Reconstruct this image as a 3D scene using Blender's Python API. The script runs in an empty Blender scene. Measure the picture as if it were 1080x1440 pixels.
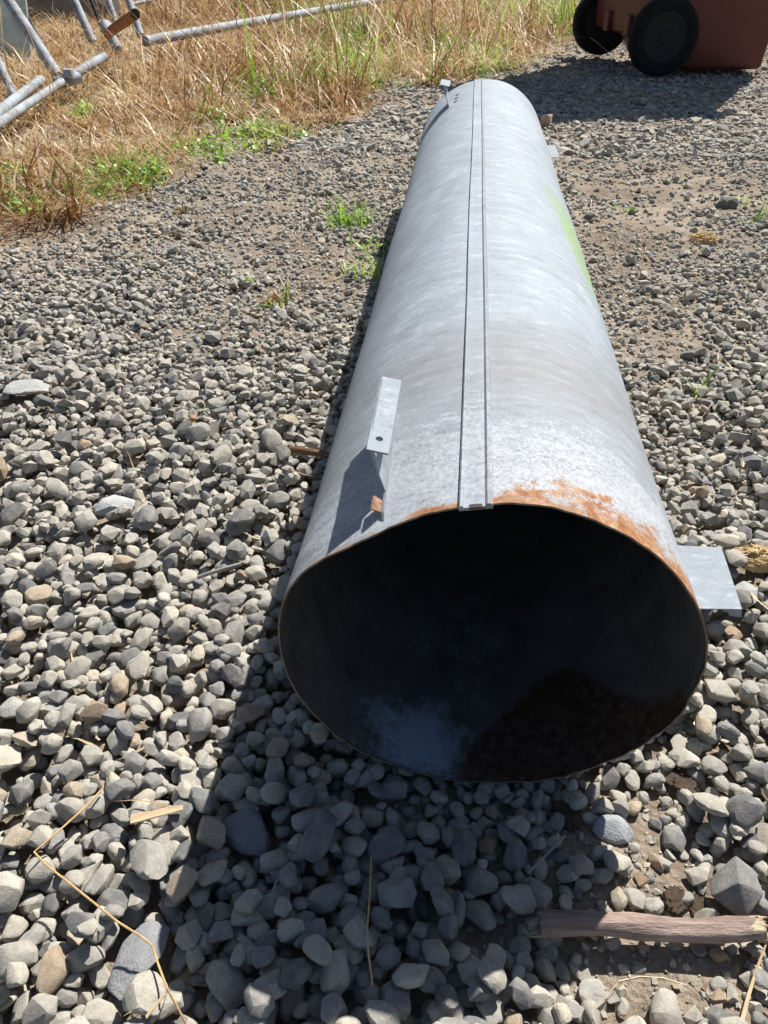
import bpy, bmesh, math, random
import numpy as np
from mathutils import Vector, Matrix
random.seed(7)
R = np.random.default_rng(11)
sc = bpy.context.scene

# ---------------------------------------------------------------- camera, sky, sun, exposure
CAM_H, FPX, PITCH, YAW = 0.45, 1080.0, 0.63884, -0.09953
cd = bpy.data.cameras.new('camera'); cam = bpy.data.objects.new('camera', cd)
sc.collection.objects.link(cam); sc.camera = cam
cam.location = (0, 0, CAM_H); cam.rotation_euler = (math.pi/2 - PITCH, 0, -YAW)
cd.sensor_fit = 'VERTICAL'; cd.sensor_height = 36; cd.sensor_width = 27; cd.lens = 36*FPX/1440
cd.clip_start = 0.01; cd.clip_end = 500
SUN_EL, SUN_AZ = math.radians(51.0), math.radians(28.5)      # azimuth from +Y towards +X
w = bpy.data.worlds.new('World'); sc.world = w; w.use_nodes = True
nt = w.node_tree; bg = nt.nodes['Background']
sky = nt.nodes.new('ShaderNodeTexSky'); sky.sky_type = 'NISHITA'; sky.sun_disc = False
sky.sun_elevation = SUN_EL; sky.sun_rotation = SUN_AZ
nt.links.new(sky.outputs[0], bg.inputs[0]); bg.inputs[1].default_value = 0.052
sl = bpy.data.lights.new('sun', 'SUN'); sl.energy = 4.9; sl.angle = math.radians(0.53); sl.color = (1, 0.955, 0.88)
so = bpy.data.objects.new('sun', sl); sc.collection.objects.link(so)
sd = Vector((math.sin(SUN_AZ)*math.cos(SUN_EL), math.cos(SUN_AZ)*math.cos(SUN_EL), math.sin(SUN_EL)))
so.rotation_euler = sd.to_track_quat('Z', 'Y').to_euler(); so.location = sd*20
sc.view_settings.view_transform = 'Standard'; sc.view_settings.look = 'None'
sc.view_settings.gamma = 1; sc.view_settings.use_curve_mapping = False
sc.view_settings.exposure = 0.62
sc.cycles.max_bounces = 6; sc.cycles.diffuse_bounces = 5; sc.cycles.glossy_bounces = 3

# ---------------------------------------------------------------- pixel -> place helpers
FW = np.array([math.sin(YAW)*math.cos(PITCH), math.cos(YAW)*math.cos(PITCH), -math.sin(PITCH)])
RT = np.array([math.cos(YAW), -math.sin(YAW), 0.0]); UP = np.cross(RT, FW); CO = np.array([0, 0, CAM_H])
def ray(u, v): return FW + RT*(u-540)/FPX - UP*(v-720)/FPX
def onz(u, v, z=0.0):
    d = ray(u, v); return CO + d*(z-CAM_H)/d[2]
def ony(u, v, y):
    d = ray(u, v); return CO + d*y/d[1]
def topix(P):
    P = np.atleast_2d(P) - CO; z = np.maximum(P@FW, 1e-3)
    return 540+FPX*(P@RT)/z, 720-FPX*(P@UP)/z, z

# ---------------------------------------------------------------- object helpers
COL = sc.collection
def tag(o, label=None, cat=None, group=None, kind=None):
    if label: o['label'] = label
    if cat: o['category'] = cat
    if group: o['group'] = group
    if kind: o['kind'] = kind
    return o
def link(name, me, mats=(), parent=None):
    o = bpy.data.objects.new(name, me); COL.objects.link(o)
    if me is not None:
        for m in (mats if isinstance(mats, (list, tuple)) else [mats]): me.materials.append(m)
    if parent is not None: o.parent = parent
    return o
def empty(name, loc=(0, 0, 0), rz=0):
    o = bpy.data.objects.new(name, None); COL.objects.link(o); o.location = loc; o.rotation_euler = (0, 0, rz)
    o.empty_display_size = 0.05; return o
def npmesh(name, V, F, smooth=True, attrs=None, cattr=None):
    """V (n,3), F (m,3) or (m,4) arrays"""
    me = bpy.data.meshes.new(name); V = np.asarray(V, np.float32); F = np.asarray(F, np.int32); k = F.shape[1]
    me.vertices.add(len(V)); me.vertices.foreach_set('co', V.ravel())
    me.loops.add(F.size); me.loops.foreach_set('vertex_index', F.ravel())
    me.polygons.add(len(F)); me.polygons.foreach_set('loop_start', np.arange(0, F.size, k, dtype=np.int32))
    try: me.polygons.foreach_set('loop_total', np.full(len(F), k, np.int32))
    except Exception: pass
    me.polygons.foreach_set('use_smooth', np.full(len(F), smooth))
    for n, a in (attrs or {}).items():
        at = me.attributes.new(n, 'FLOAT', 'POINT'); at.data.foreach_set('value', np.asarray(a, np.float32))
    me.update(calc_edges=True); me.validate()
    return me
class MB:
    def __init__(s): s.v = []; s.f = []; s.m = []
    def add(s, vs, fs, mi=0):
        b = len(s.v); s.v += [tuple(map(float, p)) for p in vs]; s.f += [tuple(i+b for i in f) for f in fs]; s.m += [mi]*len(fs)
    def tube(s, pts, rad, n=14, cap=True, mi=0, jit=0.0):
        pts = [Vector(p) for p in pts]; rs = rad if isinstance(rad, (list, tuple)) else [rad]*len(pts)
        vs = []; prev = None
        for i, p in enumerate(pts):
            d = (pts[min(i+1, len(pts)-1)] - pts[max(i-1, 0)]).normalized()
            a = prev if prev is not None else (Vector((0, 0, 1)) if abs(d.z) < .9 else Vector((1, 0, 0)))
            x = (a - d*a.dot(d)).normalized(); y = d.cross(x); prev = x
            for k in range(n):
                t = 2*math.pi*k/n; q = rs[i]*(1+random.uniform(-jit, jit))
                vs.append(p + x*math.cos(t)*q + y*math.sin(t)*q)
        fs = [(i*n+k, i*n+(k+1) % n, (i+1)*n+(k+1) % n, (i+1)*n+k) for i in range(len(pts)-1) for k in range(n)]
        if cap: fs += [tuple(reversed(range(n))), tuple((len(pts)-1)*n+k for k in range(n))]
        s.add(vs, fs, mi)
    def box(s, c, sx, sy, sz, M=None, mi=0):
        vs = []
        for z in (-1, 1):
            for x, y in ((-1, -1), (1, -1), (1, 1), (-1, 1)):
                p = Vector((x*sx/2, y*sy/2, z*sz/2)); p = (M @ p) if M else p; vs.append(p+Vector(c))
        s.add(vs, [(3, 2, 1, 0), (4, 5, 6, 7), (0, 1, 5, 4), (1, 2, 6, 5), (2, 3, 7, 6), (3, 0, 4, 7)], mi)
    def slab(s, quad, n, t, mi=0):
        """thin sheet from a list of corner points, thickness t along n"""
        q = [Vector(p) for p in quad]; n = Vector(n).normalized()*t; k = len(q)
        s.add(q+[p+n for p in q], [tuple(reversed(range(k))), tuple(range(k, 2*k))]+[(i, (i+1) % k, k+(i+1) % k, k+i) for i in range(k)], mi)
    def build(s, name, mats, parent=None, smooth=True, bevel=0.0, seg=2):
        me = bpy.data.meshes.new(name); me.from_pydata(s.v, [], s.f)
        for p, m in zip(me.polygons, s.m): p.material_index = m
        bm = bmesh.new(); bm.from_mesh(me); bmesh.ops.recalc_face_normals(bm, faces=bm.faces)
        if bevel: bmesh.ops.bevel(bm, geom=[e for e in bm.edges if e.calc_face_angle(0) > .5], offset=bevel, segments=seg, affect='EDGES', profile=.5)
        bm.to_mesh(me); bm.free()
        if smooth: me.shade_smooth(); me.set_sharp_from_angle(angle=math.radians(40))
        return link(name, me, mats, parent)

# ---------------------------------------------------------------- material helpers
def mat(name):
    m = bpy.data.materials.new(name); m.use_nodes = True; n = m.node_tree
    return m, n, n.nodes['Principled BSDF']
def N(n, t, **k):
    x = n.nodes.new('ShaderNode'+t)
    for a, v in k.items(): setattr(x, a, v)
    return x
def L(n, a, b): n.links.new(a, b)
def setv(x, **k):
    for a, v in k.items(): x.inputs[a.replace('_', ' ')].default_value = v
def noise(n, vec, scale, detail=4, rough=.6, stretch=None, dist=0.0):
    if stretch:
        mp = N(n, 'Mapping'); mp.inputs['Scale'].default_value = stretch; L(n, vec, mp.inputs[0]); vec = mp.outputs[0]
    x = N(n, 'TexNoise'); setv(x, Scale=scale, Detail=detail, Roughness=rough, Distortion=dist); L(n, vec, x.inputs['Vector']); return x.outputs['Fac']
def ramp(n, fac, stops, interp='LINEAR'):
    r = N(n, 'ValToRGB'); r.color_ramp.interpolation = interp; e = r.color_ramp.elements
    while len(e) > 1: e.remove(e[-1])
    for i, (p, c) in enumerate(stops):
        if not isinstance(c, (tuple, list)): c = (c, c, c)
        q = e[0] if i == 0 else e.new(p)
        q.position = p; q.color = (*c[:3], 1)
    L(n, fac, r.inputs[0]); return r.outputs[0]
def mix(n, fac, a, b, mode='MIX'):
    x = N(n, 'MixRGB', blend_type=mode)
    for i, v in ((0, fac), (1, a), (2, b)):
        if hasattr(v, 'is_linked'): L(n, v, x.inputs[i])
        elif i == 0: x.inputs[0].default_value = v
        else: x.inputs[i].default_value = (*v[:3], 1) if isinstance(v, (tuple, list)) else (v, v, v, 1)
    return x.outputs[0]
def math_(n, op, a, b=0.0, c=0.0, clamp=False):
    x = N(n, 'Math', operation=op, use_clamp=clamp)
    for i, v in enumerate((a, b, c)):
        if hasattr(v, 'is_linked'): L(n, v, x.inputs[i])
        else: x.inputs[i].default_value = v
    return x.outputs[0]
def bump(n, h, strength, dist, bs, prev=None):
    b = N(n, 'Bump'); setv(b, Strength=strength, Distance=dist); L(n, h, b.inputs['Height'])
    if prev: L(n, prev, b.inputs['Normal'])
    if bs: L(n, b.outputs[0], bs.inputs['Normal'])
    return b.outputs[0]
def attr(n, name, kind='GEOMETRY'):
    a = N(n, 'Attribute', attribute_type=kind, attribute_name=name); return a.outputs['Fac']
def pos(n): return N(n, 'NewGeometry').outputs['Position']
def objc(n): return N(n, 'TexCoord').outputs['Object']

def stone_mat(name, single):
    m, n, b = mat(name); p = objc(n) if single else pos(n)
    rnd = N(n, 'ObjectInfo').outputs['Random'] if single else attr(n, 'rnd')
    col = ramp(n, rnd, [(0, (.13, .13, .13)), (.10, (.20, .20, .20)), (.28, (.28, .275, .26)), (.5, (.365, .350, .312)),
                        (.72, (.415, .388, .332)), (.86, (.47, .445, .39)), (.94, (.41, .345, .26)), (1, (.32, .23, .155))])
    sc1 = 1.0 if not single else 0.012
    f1 = noise(n, p, 110 if not single else 1.4, 6, .7); f2 = noise(n, p, 600 if not single else 7, 5, .75)
    col = mix(n, .75, col, ramp(n, f1, [(.28, .66), (.5, .98), (.72, 1.25)]), 'MULTIPLY')
    col = mix(n, .6, col, ramp(n, f2, [(.3, .6), (.5, 1.0), (.7, 1.35)]), 'MULTIPLY')
    # pale dust caught on the stones
    col = mix(n, ramp(n, noise(n, p, 40 if not single else .9, 3, .5), [(.45, 0), (.75, .45)]), col, (.41, .37, .30))
    L(n, col, b.inputs['Base Color']); setv(b, Roughness=.88, Specular_IOR_Level=.25)
    h = mix(n, .5, f1, f2); bump(n, h, .30, .0025 if not single else .16, b)
    return m
M_GRAVEL = stone_mat('gravel_stone', False); M_STONE = stone_mat('loose_stone', True)

def flat_mat(name, c, rough=.8, var=.25, scale=60, bmp=.3, bd=.002, metal=0.0, spec=.3, stretch=None):
    m, n, b = mat(name); p = objc(n); f = noise(n, p, scale, 5, .65, stretch)
    f2 = noise(n, p, scale*5, 3, .6, stretch)
    col = mix(n, 1.0, c, ramp(n, f, [(.25, 1-var*1.6), (.75, 1+var*1.6)]), 'MULTIPLY')
    col = mix(n, .6, col, ramp(n, f2, [(.25, 1-var), (.75, 1+var)]), 'MULTIPLY')
    L(n, col, b.inputs['Base Color']); setv(b, Roughness=rough, Metallic=metal, Specular_IOR_Level=spec)
    if bmp: bump(n, f2, bmp, bd, b)
    return m

def soil_mat():
    m, n, b = mat('soil'); p = pos(n)
    f = noise(n, p, 5, 6, .65); g = noise(n, p, 45, 6, .7); k = noise(n, p, 320, 4, .7)
    col = ramp(n, f, [(.3, (.17, .13, .095)), (.5, (.29, .24, .185)), (.68, (.40, .345, .275))])
    col = mix(n, .8, col, ramp(n, g, [(.25, .5), (.5, .95), (.75, 1.4)]), 'MULTIPLY')
    col = mix(n, .6, col, ramp(n, k, [(.3, .6), (.7, 1.4)]), 'MULTIPLY')
    L(n, col, b.inputs['Base Color']); setv(b, Roughness=.95, Specular_IOR_Level=.15)
    v = N(n, 'TexVoronoi'); setv(v, Scale=210.0); L(n, p, v.inputs['Vector'])
    x = bump(n, v.outputs['Distance'], .5, .003, None); bump(n, mix(n, .5, g, k), .8, .006, b, x)
    return m
M_SOIL = soil_mat()

def galv_mat(name, rusted=False, tone=.5, metal=.75):
    m, n, b = mat(name); p = objc(n)
    v = N(n, 'TexVoronoi'); setv(v, Scale=55.0, Randomness=1.0)
    mp = N(n, 'Mapping'); mp.inputs['Scale'].default_value = (1, .55, 1); L(n, p, mp.inputs[0]); L(n, mp.outputs[0], v.inputs['Vector'])
    sp = ramp(n, v.outputs['Color'], [(0, .93), (1, 1.06)])
    f = noise(n, p, 14, 6, .65, (1, .5, 1)); g = noise(n, p, 95, 5, .72, (.45, 1.3, .45)); q = noise(n, p, 3.5, 4, .6)
    fine = noise(n, p, 520, 4, .75, (1, .7, 1))
    col = mix(n, 1.0, (tone*.88, tone*1.0, tone*1.13), sp, 'MULTIPLY')
    col = mix(n, .8, col, ramp(n, f, [(.25, .90), (.5, 1.0), (.75, 1.09)]), 'MULTIPLY')
    col = mix(n, .75, col, ramp(n, g, [(.28, .62), (.42, .93), (.55, 1.0), (.66, 1.38), (.75, 1.6)]), 'MULTIPLY')
    col = mix(n, .5, col, ramp(n, fine, [(.3, .75), (.5, 1.0), (.7, 1.3)]), 'MULTIPLY')
    if rusted: col = mix(n, .55, col, ramp(n, noise(n, p, 26, 5, .75, (.5, 1, .5), .8), [(.3, .78), (.5, 1.0), (.64, 1.12), (.72, 1.32)]), 'MULTIPLY')
    met = metal; rough = ramp(n, mix(n, .5, g, v.outputs['Color']), [(.2, .66), (.8, .82)])
    if rusted:
        chalk = attr(n, 'chalk'); rust = attr(n, 'rust'); grn = attr(n, 'green'); dull = attr(n, 'dull')
        # dull grey weathered part
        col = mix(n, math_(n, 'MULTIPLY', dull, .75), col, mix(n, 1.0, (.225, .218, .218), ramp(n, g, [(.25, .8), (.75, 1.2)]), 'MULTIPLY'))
        # white zinc chalk, speckled
        cm = math_(n, 'MULTIPLY_ADD', chalk, .60, math_(n, 'MULTIPLY_ADD', fine, 1.0, math_(n, 'MULTIPLY_ADD', g, 1.0, -1.28)))
        cm = ramp(n, cm, [(.0, 0), (.12, .5), (.34, .9)])
        cm = math_(n, 'MULTIPLY', cm, ramp(n, chalk, [(.02, 0), (.25, 1)]))
        col = mix(n, cm, col, (.45, .47, .50))
        col = mix(n, math_(n, 'MULTIPLY', math_(n, 'MULTIPLY', chalk, ramp(n, noise(n, p, 35, 3, .6), [(.35, .35), (.6, .95)])), ramp(n, noise(n, p, 420, 6, .85), [(.47, 0), (.57, 1)])), col, (.20, .215, .245))
        # rust creeping from the rim
        rw = math_(n, 'ADD', math_(n, 'MULTIPLY_ADD', rust, 1.0, -.72), math_(n, 'MULTIPLY_ADD', g, .75, math_(n, 'MULTIPLY_ADD', noise(n, p, 60, 5, .7), .9, math_(n, 'MULTIPLY_ADD', fine, .8, -1.18))))
        rm = ramp(n, rw, [(-.0, 0), (.05, .5), (.14, 1)])
        rm = math_(n, 'MULTIPLY', rm, ramp(n, rust, [(.03, 0), (.15, 1)]))
        rc = ramp(n, noise(n, p, 170, 5, .75), [(.25, (.10, .055, .035)), (.42, (.25, .10, .04)), (.52, (.33, .155, .07)), (.62, (.40, .27, .17)), (.75, (.43, .37, .30))])
        rc = mix(n, ramp(n, noise(n, p, 45, 3, .5), [(.45, 0), (.7, .75)]), rc, (.38, .29, .21))
        col = mix(n, rm, col, rc)
        gm = math_(n, 'MULTIPLY', grn, ramp(n, noise(n, p, 30, 4, .6, (1, .25, 1)), [(.3, .35), (.6, 1)]))
        col = mix(n, gm, col, (.25, .37, .13))
        nm = math_(n, 'MAXIMUM', rm, math_(n, 'MAXIMUM', gm, math_(n, 'MAXIMUM', math_(n, 'MULTIPLY', cm, .8), math_(n, 'MULTIPLY', dull, .5))))
        met = math_(n, 'MULTIPLY', math_(n, 'SUBTRACT', 1.0, nm, clamp=True), metal); L(n, met, b.inputs['Metallic'])
        rough = math_(n, 'MAXIMUM', rough, math_(n, 'MULTIPLY', nm, .8))
    else:
        setv(b, Metallic=metal)
        if name == 'galvanised_tube':   # grime and rust spots on the old tubes
            gr_ = ramp(n, noise(n, p, 9, 6, .75), [(.42, 0), (.6, .8)]); col = mix(n, gr_, col, (.19, .165, .13))
            col = mix(n, ramp(n, noise(n, p, 22, 5, .7), [(.60, 0), (.68, .9)]), col, (.24, .12, .06)); setv(b, Metallic=.05)
    L(n, col, b.inputs['Base Color']); L(n, rough, b.inputs['Roughness']); setv(b, Specular_IOR_Level=.3)
    x = bump(n, q, .12, .02, None); x = bump(n, f, .16, .006, None, x); bump(n, g, .18, .0012, b, x)
    return m
M_PIPE = galv_mat('galvanised_sheet', True, .355, .14); M_GALV = galv_mat('galvanised_tube', False, .42, .2)
M_TAB = galv_mat('galvanised_bracket', False, .31, .10)

def inner_mat():
    m, n, b = mat('pipe_inside'); p = objc(n); rust = attr(n, 'irust'); blue = attr(n, 'iblue')
    f = noise(n, p, 22, 6, .7); g = noise(n, p, 160, 4, .7)
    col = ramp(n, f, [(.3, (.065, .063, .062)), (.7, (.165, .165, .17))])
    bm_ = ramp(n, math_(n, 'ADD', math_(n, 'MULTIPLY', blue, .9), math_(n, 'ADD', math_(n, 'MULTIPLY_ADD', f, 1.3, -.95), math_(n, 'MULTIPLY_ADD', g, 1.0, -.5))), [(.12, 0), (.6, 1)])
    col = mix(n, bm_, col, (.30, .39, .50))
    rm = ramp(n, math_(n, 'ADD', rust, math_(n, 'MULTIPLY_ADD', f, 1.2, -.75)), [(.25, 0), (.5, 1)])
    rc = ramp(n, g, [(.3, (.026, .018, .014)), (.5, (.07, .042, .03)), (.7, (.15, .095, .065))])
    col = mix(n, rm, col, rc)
    L(n, col, b.inputs['Base Color']); setv(b, Roughness=.7, Metallic=.15, Specular_IOR_Level=.3); bump(n, g, .4, .002, b)
    return m
M_INNER = inner_mat()

def blade_mat(name, stops, trans=.35):
    m, n, b = mat(name); n.nodes.remove(b); out = n.nodes['Material Output']
    col = ramp(n, attr(n, 'rnd'), stops)
    col = mix(n, .5, col, ramp(n, noise(n, pos(n), 60, 3, .6), [(.3, .6), (.7, 1.35)]), 'MULTIPLY')
    d = N(n, 'BsdfDiffuse'); t = N(n, 'BsdfTranslucent'); g = N(n, 'BsdfGlossy'); g.inputs['Roughness'].default_value = .45
    L(n, col, d.inputs[0]); L(n, col, t.inputs[0])
    s = N(n, 'MixShader'); s.inputs[0].default_value = trans; L(n, d.outputs[0], s.inputs[1]); L(n, t.outputs[0], s.inputs[2])
    s2 = N(n, 'MixShader'); s2.inputs[0].default_value = .06; L(n, s.outputs[0], s2.inputs[1]); L(n, g.outputs[0], s2.inputs[2])
    L(n, s2.outputs[0], out.inputs[0]); return m
M_DRY = blade_mat('dry_grass', [(0, (.16, .075, .03)), (.25, (.36, .18, .065)), (.5, (.50, .32, .14)), (.75, (.64, .47, .26)), (1, (.74, .62, .40))])
M_GREEN = blade_mat('green_leaf', [(0, (.10, .20, .03)), (.5, (.26, .47, .05)), (1, (.44, .62, .10))], .45)

# ---------------------------------------------------------------- place zones (worked out from where the photo shows them on the ground)
def smooth(a, b, x):
    t = np.clip((x-a)/(b-a), 0, 1); return t*t*(3-2*t)
class Noise2:
    def __init__(s, seed, n=24):
        r = np.random.default_rng(seed); s.k = r.normal(size=(n, 2)); s.k /= np.linalg.norm(s.k, axis=1)[:, None]
        s.k *= r.uniform(.4, 1.6, n)[:, None]; s.p = r.uniform(0, 6.28, n); s.n = n
    def __call__(s, x, y, f):
        x = np.asarray(x)*f; y = np.asarray(y)*f
        return sum(np.sin(a*x+b*y+p) for (a, b), p in zip(s.k, s.p))/math.sqrt(s.n/2)
N1, N2, N3 = Noise2(1), Noise2(2), Noise2(3)
BX = np.array([-600, 0, 120, 250, 450, 540, 650, 800, 850, 900, 2000.]); BY = np.array([560, 345, 305, 240, 192, 135, 118, 62, 35, -5, -60.])
def grass_w(x, y):
    """0 on the gravel, 1 well inside the grass, soft ragged border"""
    u, v, z = topix(np.stack([np.ravel(x), np.ravel(y), np.zeros(np.size(x))], 1))
    b = np.interp(u, BX, BY); yy = np.ravel(y)
    s = smooth(-.12, .28, (b - v)/np.maximum(12, b*.28) + .12*N2(np.ravel(x), yy, 7)+.06*N3(np.ravel(x), yy, 22))
    return s.reshape(np.shape(x))
BARE = [(850, 1180, 105, .9), (960, 1255, 80, .75), (900, 1400, 150, .85), (1060, 1420, 130, .7), (985, 1110, 60, .7), (250, 1390, 60, .7),
        (690, 1300, 90, .5), (430, 1330, 60, .35), (1010, 690, 60, .3), (330, 415, 120, .45), (480, 380, 90, .5), (930, 470, 80, .45), (880, 330, 120, .4)]
def gravel_d(x, y):
    u, v, z = topix(np.stack([np.ravel(x), np.ravel(y), np.zeros(np.size(x))], 1))
    d = .50+.50*smooth(270, 560, v)
    d = np.where(u > 700, .42+.48*smooth(230, 660, v), d)
    for a, b, r, k in BARE: d = d*(1-.72*k*np.exp(-((u-a)**2+((v-b)*1.15)**2)/(2*(r*.62)**2)))
    d = d*(1+.12*N3(np.ravel(x), np.ravel(y), 14))
    d = d*(1-.9*grass_w(np.ravel(x), np.ravel(y)))
    return np.clip(d, .03, 1).reshape(np.shape(x))
def soil_z(x, y):
    d = gravel_d(x, y)
    return -.004-.0125*d + .0028*N1(x, y, 16) + .0012*N2(x, y, 60)+.012*np.clip(np.asarray(y)-2, 0, 1)*N3(x, y, 2)*.5

# ---------------------------------------------------------------- ground
def axis(segs):
    out = [segs[0][0]]
    for a, b, s in segs: out += list(np.linspace(a, b, max(2, int(round((b-a)/s))+1))[1:])
    return np.array(out)
gx = axis([(-120, -20, 20), (-20, -5, 1), (-5, -1.4, .09), (-1.4, -.45, .02), (-.45, .5, .012), (.5, 1.4, .02), (1.4, 5, .09), (5, 20, 1), (20, 120, 20)])
gy = axis([(-60, -4, 8), (-4, -.3, .2), (-.3, .1, .02), (.1, .9, .012), (.9, 2.4, .02), (2.4, 6, .06), (6, 14, .3), (14, 30, 2), (30, 200, 20)])
GX, GY = np.meshgrid(gx, gy)
GZ = soil_z(GX, GY); far = (np.abs(GX) > 5) | (GY > 12) | (GY < -1); GZ[far] = -.01
nx, ny = len(gx), len(gy); idx = np.arange(nx*ny).reshape(ny, nx)
F = np.stack([idx[:-1, :-1], idx[:-1, 1:], idx[1:, 1:], idx[1:, :-1]], -1).reshape(-1, 4)
ground = link('ground', npmesh('ground', np.stack([GX.ravel(), GY.ravel(), GZ.ravel()], 1), F), M_SOIL)
tag(ground, 'bare brown soil yard under the gravel', 'ground', kind='structure')

# ---------------------------------------------------------------- steel pipe dimensions (needed by the gravel, which lies clear of it)
PX, PRX, PRZ, PY0, PL = 0.0284, 0.1210, 0.1143, 0.3074, 1.450
PZ = PRZ + .001
def pipe_hit(u, v):
    d = ray(u, v); a = (d[0]/PRX)**2+(d[2]/PRZ)**2; b = 2*((CO[0]-PX)*d[0]/PRX**2+(CO[2]-PZ)*d[2]/PRZ**2)
    c = ((CO[0]-PX)/PRX)**2+((CO[2]-PZ)/PRZ)**2-1; q = b*b-4*a*c
    if q < 0: return None
    P = CO+d*((-b-math.sqrt(q))/(2*a)); return P, math.atan2((P[0]-PX)/PRX, (P[2]-PZ)/PRZ)

# ---------------------------------------------------------------- stones
def ico(sub):
    bm = bmesh.new(); bmesh.ops.create_icosphere(bm, subdivisions=sub, radius=1)
    V = np.array([v.co[:] for v in bm.verts]); F = np.array([[v.index for v in f.verts] for f in bm.faces]); bm.free()
    return V/np.linalg.norm(V, axis=1)[:, None], F
ICO = {k: ico(k) for k in (1, 2, 3, 4)}
NVAR = 30
def stone_shape(seed, D):
    r = np.random.default_rng(1000+seed); n = int(r.integers(8, 14))
    k = r.normal(size=(n, 3)); k /= np.linalg.norm(k, axis=1)[:, None]
    for _ in range(12):
        dd = k[:, None]-k[None]; q = (dd**2).sum(2)+np.eye(n); k += .06*(dd/q[..., None]**1.5).sum(1)/n*3; k /= np.linalg.norm(k, axis=1)[:, None]
    d = r.uniform(.60, 1.0, n); p = r.uniform(18, 55)
    dot = np.maximum(D@k.T, 0)/d
    rad = ((dot**p).sum(1)+1e-9)**(-1/p); rad = np.minimum(rad, 1.25)
    ph = r.uniform(0, 6.28, (5, 3)); fr = r.uniform(2, 6, (5, 3))
    rad *= 1+.012*np.sin(D@fr.T*1.5+ph[:, 0]).sum(1)
    V = D*rad[:, None]; V -= (V.max(0)+V.min(0))/2; V /= (V.max(0)-V.min(0))/2
    return V
def hull_stone(seed, lod):
    """angular crushed stone: convex hull of a few scattered points, edges knocked off"""
    r = np.random.default_rng(500+seed); n = int(r.integers(11, 19)) if lod >= 0 else 8; k = r.normal(size=(n, 3)); k /= np.linalg.norm(k, axis=1)[:, None]
    for _ in range(10):
        dd = k[:, None]-k[None]; q = (dd**2).sum(2)+np.eye(n); k += .12*(dd/q[..., None]**1.5).sum(1)/n; k /= np.linalg.norm(k, axis=1)[:, None]
    k *= r.uniform(.80, 1.08, n)[:, None]
    bm = bmesh.new()
    for p in k: bm.verts.new(p)
    bmesh.ops.convex_hull(bm, input=bm.verts[:]); bmesh.ops.delete(bm, geom=[v for v in bm.verts if not v.link_faces], context='VERTS')
    if lod > 0:
        bmesh.ops.dissolve_limit(bm, angle_limit=math.radians(13), verts=bm.verts, edges=bm.edges)
        off = r.uniform(.07, .20)
        bmesh.ops.bevel(bm, geom=bm.edges[:]+bm.verts[:], offset=off, segments=lod, profile=.55, affect='EDGES', clamp_overlap=True)
    bmesh.ops.triangulate(bm, faces=bm.faces); bm.normal_update(); bm.verts.index_update()
    V = np.array([v.co[:] for v in bm.verts]); F = np.array([[v.index for v in f.verts] for f in bm.faces]); bm.free()
    if lod > 1: V = V*(1+.018*np.sin(V@np.array([5., 9, 7])+seed)+.014*np.sin(V@np.array([-13., 8, 11])+2*seed)+.010*np.sin(V@np.array([21., -17, 24])))[:, None]
    V -= (V.max(0)+V.min(0))/2; V /= (V.max(0)-V.min(0))/2
    return V, F
SH = {k: [hull_stone(i, k) for i in range(NVAR)] for k in (-1, 0, 1, 2)}

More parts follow.
